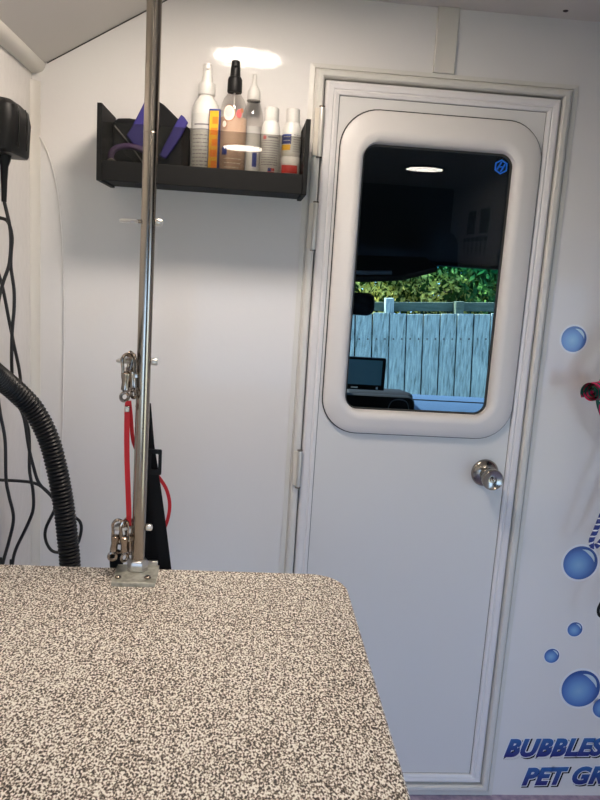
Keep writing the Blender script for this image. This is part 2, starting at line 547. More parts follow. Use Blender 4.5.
# ------------------------------------------------------------------ lamps in the ceiling
M['lamp'] = emit('lamp_diffuser', (1.0, .87, .75), 76)
M['lamp_far'] = emit('lamp_diffuser_dimmer', (1.0, .87, .74), 38)
M['lampring'] = mat('lamp_ring', (.05, .05, .05), .5)
lamps = [(-.034, 1.23, 'round lit ceiling lamp nearest the shelf'), (.96, -.75, 'round lit ceiling lamp mirrored in the door pane'), (-.06, -.80, 'round lit ceiling lamp mirrored in the clear shelf front')]
for x, y, lb in lamps:
    t = thing('ceiling_lamp', lb, 'ceiling lamp', V(x, y, CZ), 'round ceiling lamps')
    obj('lamp_ring', lathe(V(x, y, CZ - .008), [(.105, .0), (.121, 0), (.124, .004), (.124, .008), (.105, .008)], 48, cap=False), M['lampring'], t)
    obj('lamp_diffuser', lathe(V(x, y, CZ - .007), [(.001, 0), (.105, 0), (.105, .006), (.001, .006)], 48), M['lamp'] if y > 0 else M['lamp_far'], t)

# ------------------------------------------------------------------ grooming table
TZ = -.56
t = thing('grooming_table', 'speckled beige laminate grooming table with rounded corners in the foreground', 'table', V(-.13, .66, FZ))
def rxy(x0, x1, y0, y1, r, z, n=8):
    out = []
    for cx, cy, a0 in ((x1 - r, y1 - r, 0), (x0 + r, y1 - r, 90), (x0 + r, y0 + r, 180), (x1 - r, y0 + r, 270)):
        for k in range(n + 1):
            a = radians(a0 + 90 * k / n)
            out.append(V(cx + r * cos(a), cy + r * sin(a), z))
    return out
tx0, tx1, ty0, ty1 = -.472, .2045, .12, 1.289
def tl(d, z): return rxy(tx0 + d, tx1 - d, ty0 + d, ty1 - d, .065 - d, z)
obj('table_top', loft([tl(.003, TZ - .026), tl(0, TZ - .023), tl(0, TZ - .003), tl(.003, TZ)], cap0=True, cap1=True), M['laminate'], t)
obj('table_frame', loft([rxy(tx0 + .05, tx1 - .05, ty0 + .05, ty1 - .05, .01, z) for z in (TZ - .065, TZ - .027)], cap0=True, cap1=True), M['zinc'], t)
for lx in (tx0 + .07, tx1 - .10):
    for ly in (ty0 + .08, ty1 - .11):
        obj('leg', box(lx, lx + .035, ly, ly + .035, FZ, TZ - .065), M['zinc'], t, bevel=.003)

# ------------------------------------------------------------------ grooming pole
PX, PY = -.1712, 1.267
t = thing('grooming_pole', 'tall chrome grooming pole bolted to the back edge of the speckled table', 'pole', V(PX, PY, TZ))
def px_at(z): return PX + (z + .56) * .0048
pl = [(-.209, 1.224), (-.136, 1.224), (-.136, 1.287), (-.209, 1.287)]
obj('base_plate', turn(box(-.209, -.1345, 1.208, 1.287, TZ, TZ + .008), V(PX, PY, 0), radians(1)), M['zinc'], t, bevel=.0012)
obj('base_nut', lathe(V(PX, PY, TZ + .009), [(.0180, 0), (.0192, .002), (.0192, .013), (.0170, .017), (.0122, .019)], 6), M['chrome'], t, bevel=.001)
obj('base_collar', lathe(V(PX, PY, TZ + .009), [(.0185, 0), (.0185, .004), (.0165, .005)], 28), M['chrome'], t)
for bx_, by_ in ((-.199, 1.226), (-.148, 1.228)):
    obj('plate_bolt', lathe(V(bx_, by_, TZ + .009), [(.0058, 0), (.0058, .0015), (.0045, .003), (.0018, .0036)], 16), M['chrome_dim'], t)
obj('clamp_tab', box(-.155, -.138, 1.283, 1.291, TZ, TZ + .016), M['chrome'], t, bevel=.001)
zs = [TZ + .012, -.40, -.2, 0, .1, .2, .26, .32, .37, .41, .445, .475, .50]
off = [0, 0, 0, 0, 0, 0, 0, -.001, -.004, -.010, -.020, -.036, -.060]
pts = smooth([V(px_at(z), PY + o, z) for z, o in zip(zs, off)], 8)
obj('pole_tube', tube(pts, .0119, 28), M['steel'], t)
obj('pole_seam', torus(V(px_at(.196), PY, .196), .0119, .0005, 28, 6), M['chrome_dim'], t)
# eye bolts with a flat ring on the left and a capped nut on the right
for z in (.056, -.176, -.473):
    x = px_at(z)
    e = obj('eye_bolt', tube([V(x - .030, PY, z - .001), V(x + .022, PY, z + .001)], .0030, 10), M['chrome_dim'], t)
    obj('ring', torus(V(x - .0310, PY, z - .001), .0130, .0030, 32, 8), M['chrome'], e)
    obj('cap_nut', xf(lathe((0, 0, 0), [(.0056, 0), (.0062, .002), (.0062, .0075), (.0050, .0100), (.0020, .0110)], 16),
                      Matrix.Translation(V(x + .0130, PY, z)) @ Matrix.Rotation(pi / 2, 4, 'Y')), M['chrome'], e)

# ------------------------------------------------------------------ snap hooks clipped to the rings
def snap_hook(loc, rz, tilt, label, group, L_=.078):
    o = thing('snap_hook', label, 'snap hook', loc, group)
    s = L_ / .078
    c = Vector(loc)
    def P(x, z): return c + Vector((x * s, 0, z * s))
    arc = [P(.0085 * cos(a), -.004 + .0095 * sin(a)) for a in [radians(d) for d in range(-50, 215, 15)]]
    obj('hook', tube([P(.0065, -.026), P(.0062, -.018)] + arc[2:] + [P(-.0060, -.018), P(-.0055, -.027)], .0027 * s, 8), M['chrome_dim'], o)
    obj('body', lathe(P(0, -.052), [(.0040 * s, 0), (.0066 * s, .002 * s), (.0058 * s, .014 * s), (.0076 * s, .022 * s), (.0080 * s, .028 * s), (.004 * s, .031 * s)], 14), M['chrome_dim'], o)
    obj('thumb_slide', lathe(P(.0085, -.034), [(.001 * s, 0), (.0036 * s, .001 * s), (.0036 * s, .006 * s), (.001 * s, .007 * s)], 10), M['chrome'], o)
    obj('swivel_eye', join(torus(P(0, -.061), .0066 * s, .0027 * s, 20, 7, 'Y'), lathe(P(0, -.056), [(.0035 * s, 0), (.0042 * s, .002 * s), (.0035 * s, .004 * s)], 12)), M['chrome_dim'], o)
    o.rotation_euler = (0, tilt, rz)
    return o
rx = px_at(-.176) - .031
gm = 'snap hooks on the middle ring of the pole'
gb = 'snap hooks on the bottom ring of the pole'
snap_hook(V(rx + .005, PY - .013, -.1700), radians(35), radians(3), 'leftmost snap hook on the middle ring, carrying the red lead', gm, .085)
snap_hook(V(rx + .013, PY - .009, -.1690), radians(-50), radians(-5), 'snap hook on the middle ring tucked against the pole', gm, .080)
snap_hook(V(rx + .006, PY + .012, -.1680), radians(70), radians(2), 'snap hook at the back of the middle ring', gm, .072)
rx2 = px_at(-.473) - .031
snap_hook(V(rx2 - .004, PY - .008, -.4640), radians(10), radians(8), 'leftmost snap hook on the bottom ring above the black strap', gb, .080)
snap_hook(V(rx2 + .007, PY - .013, -.4640), radians(50), radians(-2), 'middle snap hook on the bottom ring at the front', gb, .080)
snap_hook(V(rx2 + .012, PY + .004, -.4650), radians(-30), radians(-6), 'snap hook on the bottom ring tucked against the pole', gb, .084)

# red lead
p1 = smooth([V(-.1920, 1.252, -.244), V(-.1935, 1.252, -.262), V(-.1925, 1.254, -.34), V(-.1885, 1.262, -.44), V(-.1880, 1.264, -.47)], 8)
p2 = smooth([V(-.1910, 1.257, -.244), V(-.1890, 1.264, -.270), V(-.1860, 1.280, -.32), V(-.176, 1.310, -.358), V(-.164, 1.352, -.39), V(-.148, 1.358, -.408),
             V(-.1330, 1.358, -.432), V(-.1265, 1.358, -.462), V(-.1310, 1.358, -.496), V(-.145, 1.358, -.53)], 8)
t = thing('red_lead', 'thin red nylon lead looped from the middle hooks down behind the pole', 'pet lead', V(-.20, 1.255, -.24))
obj('strap', ribbon(p1, .0090, .0016), M['red'], t)
obj('strap', ribbon(p2, .0065, .0016), M['red'], t)
obj('slider', box(-.1970, -.1890, 1.247, 1.257, -.262, -.252), M['chrome_dim'], t, bevel=.001)

# black webbing harness hanging behind the pole
t = thing('black_harness', 'wide black webbing harness strap hanging behind the pole and table edge', 'harness', V(-.15, 1.335, -.30))
top = V(-.1780, 1.330, -.265)
def strap(x1, w, y, z1=-.70, x0=-.178): return smooth([Vector((x0 + (x1 - x0) * k / 4 + .002 * sin(k), y + .004 * sin(k * 1.3), top.z + (z1 + .265) * k / 4)) for k in range(5)], 6), w
for x1, w, y, x0 in ((-.108, .022, 1.333, -.181), (-.124, .024, 1.338, -.180), (-.142, .026, 1.343, -.178), (-.160, .024, 1.348, -.178)):
    p, w = strap(x1, w, y, x0=x0)
    obj('webbing_strap', ribbon(p, w, .002), M['webbing'], t)
obj('slider', loft([rr(-.1665, -.141, -.394, -.346, .003, 1.327), rr(-.1605, -.147, -.384, -.354, .002, 1.327), rr(-.1605, -.147, -.384, -.354, .002, 1.331), rr(-.1665, -.141, -.394, -.346, .003, 1.331)], wrap=True), M['black'], t, label='black plastic slider buckle')
t2 = thing('black_strap', 'short black webbing strap hanging from the bottom hooks behind the base plate', 'strap', V(-.214, 1.296, -.54))
p = smooth([V(-.210, 1.287, -.525), V(-.216, 1.305, -.545), V(-.214, 1.312, -.60), V(-.212, 1.312, -.70)], 6)
obj('webbing_strap', ribbon(p, .024, .002), M['webbing'], t2)
obj('keeper_loop', torus(V(-.208, 1.287, -.522), .009, .0022, 20, 7, 'Y'), M['chrome_dim'], t2)

# ------------------------------------------------------------------ black wall shelf
SXa, SXb, SY, SZb, SZt = -.3185, .113, 1.592, .150, .297
t = thing('wall_shelf', 'black wall shelf with clear acrylic front, holding grooming bottles', 'shelf', V(-.10, YB, SZb))
obj('shelf_bottom', box(SXa + .010, SXb - .010, SY + .004, YB, SZb, SZb + .007), M['shelf'], t, bevel=.001)
obj('front_lip', box(SXa + .010, SXb - .010, SY - .001, SY + .0035, SZb - .003, SZb + .037), M['shelf'], t, bevel=.0012)
for x0 in (SXa, SXb - .010):
    pr = [(SY - .001, SZb - .004), (SY - .001, SZt), (SY + .012, SZt), (YB, SZt), (YB, SZb - .004)]
    obj('end_panel', loft([[V(x, y, z) for y, z in pr] for x in (x0, x0 + .010)], cap0=True, cap1=True), M['shelf'], t, bevel=.0012)
obj('back_rail', box(SXa + .010, SXb - .010, YB - .005, YB - .0005, SZb + .007, SZb + .045), M['shelf'], t, bevel=.001)
obj('clear_front', box(SXa + .0102, SXb - .0102, SY + .0038, SY + .0062, SZb + .009, .262), M['acrylic'], t, flat=True, label='clear acrylic front panel')
SF = SZb + .0072     # surface inside the shelf

def text_lines(parent, c, r, z0, z1, n, a0, a1, mt):
    """rows of fine print as short raised dashes wrapped round a bottle"""
    g = ([], [])
    for i in range(n):
        z = z1 - (z1 - z0) * i / max(1, n - 1)
        a = a0
        while a < a1 - .1:
            w = random.uniform(.10, .30)
            g = join(g, lathe((c[0], c[1], z), [(r, 0), (r + .0003, 0), (r + .0003, .0017), (r, .0017)], 3, a, min(a + w, a1), cap=False))
            a += w + .07
    return obj('print_lines', g, mt, parent)

FR = -pi / 2         # direction facing the camera
def wrap_label(parent, name, c, r, z0, z1, a0, a1, mt, lift=.0004, **k):
    return obj(name, lathe((c[0], c[1], 0 + c[2]), [(r, z0), (r + lift, z0), (r + lift, z1), (r, z1), (r, z0)], 16, a0, a1, cap=False), mt, parent, **k)

# tall white spray bottle
c = V(-.106, 1.672, SF)
t = thing('spray_bottle', 'tall white spray bottle with white tapered nozzle on the black shelf', 'bottle', c)
obj('body', lathe(c, [(.026, 0), (.030, .003), (.030, .140), (.0295, .152), (.027, .164), (.022, .174), (.0165, .180), (.015, .184), (.015, .187)], 36), M['white_plastic'], t)
obj('collar', lathe(c, [(.0175, .186), (.0180, .188), (.0176, .206), (.0165, .210), (.0128, .2105)], 28), M['white_plastic'], t)
nz = obj('nozzle', lathe(c, [(.0120, .209), (.0118, .220), (.0104, .224), (.0098, .244), (.0090, .248), (.0050, .250)], 24), M['white_plastic'], t)
obj('spray_tip', xf(lathe((0, 0, 0), [(.0028, 0), (.0028, .004), (.0012, .0045)], 10), Matrix.Translation(c + Vector((0, -.0095, .238))) @ Matrix.Rotation(pi / 2, 4, 'X')), M['white_plastic'], nz)
lb_ = wrap_label(t, 'front_label', c, .0300, .010, .145, FR - 1.3, FR + 1.0, M['label_white'])
wrap_label(lb_, 'title_print', c, .0305, .121, .124, FR - .8, FR + .4, M['ink'])
wrap_label(lb_, 'title_print', c, .0305, .112, .114, FR - .9, FR + .6, M['ink'])
text_lines(lb_, c, .0305, c.z + .024, c.z + .100, 11, FR - .9, FR + .8, M['ink'])

# orange and yellow packet
c = V(-.0850, 1.632, SF)
t = thing('product_packet', 'narrow orange and yellow packet standing before the tall white spray bottle', 'packet', c)
def pk(x0, x1, y0, y1, z0, z1): return turn(box(x0, x1, y0, y1, z0, z1), c, radians(-14))
cart = obj('packet_body', pk(-.0965, -.0735, 1.627, 1.637, SF, SF + .152), M['navy'], t, bevel=.001)
obj('yellow_panel', pk(-.0945, -.0755, 1.6262, 1.6270, SF + .004, SF + .148), M['yellow'], cart, flat=True)
obj('orange_print', join(*[pk(-.091 + k % 2 * .003, -.0765, 1.6256, 1.6264, SF + .012 + k * .022, SF + .026 + k * .022) for k in range(6)]), M['orange'], cart, flat=True)

# clear bottle of peach lotion with a black sprayer
c = V(-.0475, 1.665, SF)
t = thing('spray_bottle', 'clear spray bottle of peach lotion with black sprayer and coconut print', 'bottle', c)
obj('body', lathe(c, [(.026, 0), (.0295, .003), (.0300, .010), (.0300, .142), (.0290, .156), (.0260, .170), (.0205, .182), (.0140, .191), (.0110, .194), (.0110, .200)], 36, cap=False), M['clear'], t)
obj('lotion', lathe(c, [(.0250, .002), (.0282, .005), (.0286, .012), (.0286, .140), (.0284, .1420), (.001, .1425)], 36), M['peach'], t, label='peach coloured lotion')
hd = obj('sprayer', lathe(c, [(.0150, .194), (.0156, .196), (.0152, .220), (.0130, .225), (.0108, .226), (.0100, .243), (.0090, .250), (.0085, .257), (.0050, .259)], 28), M['black'], t, label='glossy black sprayer head')
obj('spray_tip', xf(lathe((0, 0, 0), [(.0035, 0), (.0035, .006), (.0015, .0065)], 10), Matrix.Translation(c + Vector((0, -.008, .247))) @ Matrix.Rotation(pi / 2, 4, 'X')), M['black'], hd)
obj('dip_tube', tube([c + Vector((0, 0, .014)), c + Vector((0, 0, .196))], .002, 8), M['white_plastic'], t)
def disc_on(c, r, a, z, rx_, rz_, lift, mt, name, parent):
    """oval print wrapped on the bottle at angle a, height z"""
    n = 24
    cen = Vector((c[0] + (r + lift) * cos(a), c[1] + (r + lift) * sin(a), c[2] + z))
    ring = [Vector((c[0] + (r + lift) * cos(a + rx_ / r * cos(2 * pi * k / n)), c[1] + (r + lift) * sin(a + rx_ / r * cos(2 * pi * k / n)), c[2] + z + rz_ * sin(2 * pi * k / n))) for k in range(n)]
    return obj(name, ([cen] + ring, [(0, 1 + k, 1 + (k + 1) % n) for k in range(n)]), mt, parent)
pr_ = disc_on(c, .0300, FR - .28, .148, .0135, .0165, .0004, M['brownink'], 'coconut_print', t)
disc_on(c, .0300, FR - .30, .148, .0122, .0153, .0006, M['cream'], 'coconut_flesh', pr_)
disc_on(c, .0300, FR - .33, .150, .0080, .0100, .0008, M['label_white'], 'coconut_hollow', pr_)
disc_on(c, .0300, FR - .60, .126, .0062, .0078, .0008, M['brownink'], 'coconut_print', t)
disc_on(c, .0300, FR - .61, .126, .0052, .0068, .0010, M['cream'], 'coconut_print', t)
disc_on(c, .0300, FR + .42, .148, .0062, .0090, .0004, M['pinkink'], 'petal_print', t)
disc_on(c, .0300, FR + .62, .155, .0042, .0050, .0006, M['brownink'], 'petal_print', t)
wrap_label(t, 'navy_print', c, .0302, .064, .080, FR - .75, FR - .35, M['navy'])
text_lines(t, c, .0302, c.z + .020, c.z + .056, 5, FR - .5, FR + .7, M['cream'])

# translucent bottle with a pointed cap behind
c = V(-.0065, 1.712, SF)
t = thing('applicator_bottle', 'translucent bottle with pointed white cap between peach spray and white bottles', 'bottle', c)
obj('body', lathe(c, [(.020, 0), (.0225, .003), (.0225, .155), (.0210, .167), (.0165, .180), (.0120, .190), (.0110, .198)], 32, cap=False), M['clear'], t)
obj('liquid', lathe(c, [(.019, .002), (.0214, .005), (.0214, .135), (.001, .1355)], 32), mat('cloudy_liquid', (.70, .70, .68), .2), t)
obj('neck_ring', torus(c + Vector((0, 0, .190)), .0135, .0018, 24, 6), M['grey_rubber'], t)
obj('pointed_cap', lathe(c, [(.0140, .192), (.0145, .194), (.0140, .208), (.0110, .216), (.0060, .224), (.0045, .244), (.0022, .246)], 28), M['white_plastic'], t)
lb_ = wrap_label(t, 'side_label', c, .0227, .040, .120, FR - .9, FR + .9, M['label_white'])
wrap_label(lb_, 'blue_print', c, .0232, .050, .080, FR + .1, FR + .55, M['navy'])

# white bottle with fine print and a flag
c = V(.0335, 1.662, SF)
t = thing('white_bottle', 'white bottle with rows of fine print and a small flag, left of two', 'bottle', c)
obj('body', lathe(c, [(.0185, 0), (.0205, .003), (.0205, .120), (.0195, .130), (.0165, .139), (.0140, .143)], 32), M['white_plastic'], t)
obj('cap', lathe(c, [(.0155, .142), (.0158, .144), (.0152, .168), (.0130, .170)], 28), M['white_plastic'], t)
lb_ = wrap_label(t, 'front_label', c, .0206, .008, .116, FR - 1.4, FR + 1.4, M['label_white'])
disc_on(c, .0206, FR - .62, .106, .0042, .0042, .0009, M['pinkink'], 'flower_mark', lb_)
wrap_label(lb_, 'title_print', c, .0211, .1055, .1085, FR - .3, FR + .8, M['ink'])
text_lines(lb_, c, .0211, c.z + .050, c.z + .099, 11, FR - .95, FR + .95, M['ink'])
fl = wrap_label(lb_, 'flag_red', c, .0211, .031, .044, FR - .15, FR + .55, M['redink'])
wrap_label(lb_, 'flag_blue', c, .0213, .037, .044, FR - .15, FR + .18, M['navy'])
for k in range(2):
    wrap_label(lb_, 'flag_stripe', c, .0213, .0335 + k * .0035, .0350 + k * .0035, FR + (.18 if k else -.15), FR + .55, M['label_white'])

# jar with red label and the small bottle standing on it
c = V(.0805, 1.690, SF)
t = thing('squat_jar', 'squat white jar with red label at the shelf right end, under a bottle', 'jar', c)
obj('body', lathe(c, [(.0195, 0), (.0210, .003), (.0210, .056), (.0205, .058)], 32), M['white_plastic'], t)
obj('lid', lathe(c, [(.0215, .058), (.0215, .072), (.0205, .0745)], 32), M['white_plastic'], t)
wrap_label(t, 'red_label', c, .0212, .040, .0565, FR - 1.1, FR + .75, M['redink'])
c = c + Vector((0, 0, .0748))
t = thing('white_bottle', 'white bottle with navy and yellow label, standing on the squat jar', 'bottle', c)
obj('body', lathe(c, [(.0185, 0), (.0205, .003), (.0205, .052), (.0192, .062), (.0160, .070), (.0135, .073)], 32), M['white_plastic'], t)
obj('cap', lathe(c, [(.0148, .072), (.0150, .074), (.0145, .100), (.0125, .102)], 28), M['white_plastic'], t)
lb_ = wrap_label(t, 'front_label', c, .0206, .005, .050, FR - 1.5, FR + 1.2, M['label_white'])
wrap_label(lb_, 'navy_block', c, .0211, .026, .046, FR - 1.5, FR - .1, M['navy'])
wrap_label(lb_, 'yellow_block', c, .0211, .013, .024, FR - 1.5, FR - .15, M['yellow'])
text_lines(lb_, c, .0213, c.z + .032, c.z + .040, 2, FR - 1.0, FR - .2, M['label_white'])
text_lines(lb_, c, .0211, c.z + .010, c.z + .044, 8, FR + .15, FR + 1.1, M['ink'])

# soft black and purple gear in the left half of the shelf
def slabpoly(pts, y0, y1):
    return loft([[V(x, y, z) for x, z in pts] for y in (y0, y1)], cap0=True, cap1=True)
c = V(-.27, 1.70, SF)
t = thing('black_pouch', 'black fabric pouch filling the left end of the shelf', 'pouch', c)
obj('pouch_body', slabpoly([(-.306, SF), (-.305, .276), (-.296, .287), (-.27, .289), (-.255, .288), (-.225, .27), (-.222, SF)], 1.690, 1.735), M['fabric'], t, bevel=.006, seg=3)
obj('piping', tube(smooth([V(-.300, 1.688, .27), V(-.268, 1.684, .235), V(-.24, 1.684, .200), V(-.225, 1.688, .175)], 6), .0016, 6), M['grey_rubber'], t)
t = thing('muzzle', 'black and purple fabric muzzle folded behind the chrome pole on the shelf', 'muzzle', V(-.19, 1.69, SF))
obj('purple_panel', slabpoly([(-.272, .250), (-.262, .266), (-.231, .330), (-.222, .322), (-.214, .24), (-.25, .225)], 1.668, 1.674), M['purple'], t, bevel=.002, label='purple fabric panel')
obj('black_panel', slabpoly([(-.222, SF), (-.228, .300), (-.213, .328), (-.196, .319), (-.166, .293), (-.139, .274), (-.138, SF)], 1.676, 1.688), M['fabric'], t, bevel=.004, seg=3)
obj('purple_strap', slabpoly([(-.201, .212), (-.189, .236), (-.165, .285), (-.157, .298), (-.150, .293), (-.142, .283), (-.158, .25), (-.186, .205)], 1.655, 1.662), M['purple'], t, bevel=.002, label='purple edging strap')
t = thing('plum_tube', 'curved plum coloured tube with grey end plug at the left of the shelf', 'tube', V(-.28, 1.655, SF))
obj('tube_body', tube(smooth([V(-.296, 1.645, .186), V(-.300, 1.650, .205), V(-.290, 1.655, .220), V(-.262, 1.658, .226), V(-.235, 1.658, .220), V(-.213, 1.658, .205)], 8), lambda i: .0065, 12), M['purple_dark'], t)
obj('end_plug', lathe_y(V(-.296, 1.638, .186), [(.0105, 0), (.0105, .007), (.0085, .009), (.0080, .0075), (.004, .0075)], 24), M['grey_rubber'], t)

# ------------------------------------------------------------------ left wall: power adapter, cables, hose
t = thing('power_adapter', 'black plug in power adapter with ribbed case high on the left wall', 'power adapter', V(-.455, 1.44, .16))
def rad_box(x0, x1, y0, y1, r, z): return rxy(x0, x1, y0, y1, r, z, 5)
case = obj('case', loft([rad_box(-.487, -.425, 1.380, 1.496, .012, .164), rad_box(-.489, -.422, 1.375, 1.500, .016, .169), rad_box(-.489, -.418, 1.374, 1.503, .020, .225), rad_box(-.488, -.421, 1.380, 1.498, .020, .246), rad_box(-.482, -.432, 1.394, 1.486, .018, .257)], cap0=True, cap1=True), M['black'], t)
for k in range(2):
    obj('rib', tube(smooth([V(-.4175, 1.405 + k * .05, .176), V(-.4165, 1.405 + k * .05, .230), V(-.4200, 1.406 + k * .05, .248)], 4), .0012, 6), M['black'], case)
obj('strain_relief', tube([V(-.452, 1.44, .168), V(-.4525, 1.44, .155), V(-.453, 1.44, .145), V(-.4535, 1.44, .12), V(-.454, 1.44, .082)], lambda i: (.0125, .0105, .0072, .0058, .0045)[i], 14), M['black'], t)
def cable(pts, r, label, mt=M['cable'], name='power_cable', n=10, cat='cable'):
    return tag(obj(name, tube(smooth(pts, n), r, 8), mt), label, cat)
RI = R.to_3x3()
def at(x, y, Y):
    """point seen at pixel x, y at distance Y"""
    d = RI @ Vector(((x - 300) / F, 1, -(y - 400) / F))
    d = d * (Y / d.y)
    return V(d.x, d.y, d.z)
def run(pts, Y): return [at(x, y, Y) for x, y in pts]
cable([V(-.454, 1.44, .084)] + run([(10.5, 232), (9.5, 262), (3, 283), (-2, 305), (-4, 340), (-3, 385), (0, 412), (5, 440), (6, 478), (9, 496), (13.5, 518), (9, 541), (3, 563), (-1, 590)], 1.44) + [V(-.465, 1.44, -1.36)], .0034, 'black cable from the power adapter, the one farthest left above the table')
cable(run([(-8, 219), (0, 218), (8, 222), (12, 237), (11, 255), (11, 268), (14, 290), (14, 310), (12, 335), (12, 372), (16, 399), (24, 418), (28.5, 446), (33, 465), (39, 483), (52, 497), (60, 512), (68, 540), (67, 570)], 1.465) + [V(-.34, 1.465, -1.36)], .0034, 'black cable curling over at the left then slanting right under the hose')
cable(run([(-6, 262), (2, 285), (9, 320), (14, 345), (20, 375), (22, 407), (28, 428), (29.5, 447), (29.5, 470), (33, 491), (33, 510), (26, 528), (16, 549), (12.5, 564), (11, 590)], 1.485) + [V(-.46, 1.485, -1.36)], .0034, 'black cable crossing behind the hose and falling back to the left')
cable(run([(-6, 480), (0, 480), (29, 482), (42, 487), (53, 498), (55.5, 507), (46, 528), (46, 541), (52.5, 551), (64, 552), (76, 546), (81, 532), (80, 522), (72, 515)], 1.505), .0034, 'black cable running level from the left into a small loop beside the hose')

# corrugated hose
ctrl = [V(-.4675, .90, -.150), V(-.4672, 1.00, -.158), V(-.466, 1.14, -.176), at(-40, 352, 1.22), at(-18, 364, 1.30), at(0, 378, 1.355), at(19, 394, 1.39), at(35, 412, 1.41), V(-.367, 1.42, -.36), V(-.349, 1.42, -.43), V(-.337, 1.42, -.501), V(-.330, 1.42, -.563), V(-.325, 1.42, -.621), V(-.322, 1.42, -.75), V(-.320, 1.42, -1.0), V(-.318, 1.42, -1.3)]
pts = resample(smooth(ctrl, 20), .00185)
t = thing('corrugated_hose', 'thick black corrugated hose arching from left wall down behind table', 'hose', V(-.32, 1.42, FZ))
obj('hose_tube', tube(pts, lambda i: (.0178, .0200, .0210, .0200)[i % 4], 20), M['black_rib'], t)
obj('wall_cuff', lathe_y(V(-.4675, .925, -.150), [(.0185, 0), (.0215, .003), (.0215, .05), (.016, .055)], 24), M['black'], t)
obj('floor_cuff', lathe(V(-.318, 1.42, FZ), [(.028, 0), (.028, .03), (.023, .09)], 24), M['black'], t)
# thin white wire on the back wall
tag(obj('thin_wire', tube(smooth([V(-.4895, 1.72, .258), V(-.483, 1.744, .252), V(-.468, 1.746, .237), V(-.450, 1.746, .196), V(-.435, 1.746, .133), V(-.425, 1.746, .046), V(-.420, 1.746, -.065), V(-.418, 1.746, -.18), V(-.419, 1.746, -.345), V(-.421, 1.746, -.60), V(-.421, 1.746, -1.385)], 8), .0013, 8), M['white_cable']), 'thin white wire curving down the back wall beside the corner', 'wire')
# screw in the ceiling
t = thing('ceiling_screw', 'small dark screw head in the ceiling above the door', 'screw', V(.662, 1.70, CZ))
obj('screw_head', lathe(V(.662, 1.70, CZ - .003), [(.002, 0), (.0055, .0015), (.0060, .003)], 16), mat('rusty_screw', (.06, .045, .04), .6), t)

# ------------------------------------------------------------------ bubble decals on the back wall
def bubble_mat(r):
    m = mat('bubble_print', (.1, .25, .6), .35, coat=.6)
    nt, N, L, b = nodes(m)
    tc = N.new('ShaderNodeTexCoord'); ln = N.new('ShaderNodeVectorMath'); ln.operation = 'LENGTH'
    mp = N.new('ShaderNodeMapping'); mp.inputs['Location'].default_value = (.1 , 0, .12); mp.inputs['Scale'].default_value = (1 / r, 0, 1 / r)
    rp = N.new('ShaderNodeValToRGB')
    L.new(tc.outputs['Object'], mp.inputs[0]); L.new(mp.outputs[0], ln.inputs[0]); L.new(ln.outputs['Value'], rp.inputs[0]); L.new(rp.outputs[0], b.inputs['Base Color'])
    e = rp.color_ramp.elements
    e[0].position, e[0].color = .05, (.22, .42, .66, 1)
    e[1].position, e[1].color = 1.0, (.025, .085, .30, 1)
    q = e.new(.45); q.color = (.14, .31, .60, 1)
    q = e.new(.75); q.color = (.075, .19, .50, 1)
    return m
M['decal_white'] = mat('decal_white', (.78, .80, .83), .3, coat=.6)
M['decal_shine'] = mat('decal_pale_blue', (.50, .64, .74), .3, coat=.6)
def circ(x, z, r, y, n=48): return [V(x + r * cos(2 * pi * k / n), y, z + r * sin(2 * pi * k / n)) for k in range(n)]
def bubble(x, z, r, lb):
    t = thing('bubble_decal', lb, 'decal', V(x, YB, z), 'bubble decals on the back wall')
    obj('white_outline', loft([circ(x, z, r * 1.09 + .0012, YB - .0001), circ(x, z, r * 1.09 + .0012, YB - .0005)], cap0=True, cap1=True), M['decal_white'], t, flat=True)
    obj('blue_disc', loft([circ(x, z, r, YB - .0004), circ(x, z, r, YB - .0009)], cap0=True, cap1=True), bubble_mat(r), t, flat=True)
    a = []
    n = 16
    for k in range(n + 1):
        an = radians(5 + 85 * k / n)
        w = sin(pi * k / n) * .13 * r + .002 * r
        a.append((an, .80 * r + w * .5, .80 * r - w))
    lo = [V(x + ro * cos(an), YB - .0010, z + ro * sin(an)) for an, ro, ri in a] + [V(x + ri * cos(an), YB - .0010, z + ri * sin(an)) for an, ro, ri in reversed(a)]
    lo2 = [v + Vector((0, -.0003, 0)) for v in lo]
    fs = []
    N_ = len(lo)
    for k in range(n):
        fs += [(k, k + 1, N_ - 2 - k, N_ - 1 - k), (N_ + k, N_ + k + 1, 2 * N_ - 2 - k, 2 * N_ - 1 - k)]
    for k in range(N_): fs.append((k, (k + 1) % N_, N_ + (k + 1) % N_, N_ + k))
    obj('shine', (lo + lo2, fs), M['decal_shine'], t, flat=True)
bubble(.798, -.133, .0315, 'blue bubble decal highest on the wall, beside the door window')
bubble(.892, -.708, .0455, 'large blue bubble decal below the blue rope lead')
bubble(.902, -.893, .0200, 'small blue bubble decal, upper one of the small pair')
bubble(.849, -.970, .0200, 'small blue bubble decal, lower left one of the small pair')
bubble(.941, -1.063, .0530, 'largest blue bubble decal just above the blue lettering')
bubble(1.012, -1.118, .0300, 'blue bubble decal cut off by the right edge near the lettering')

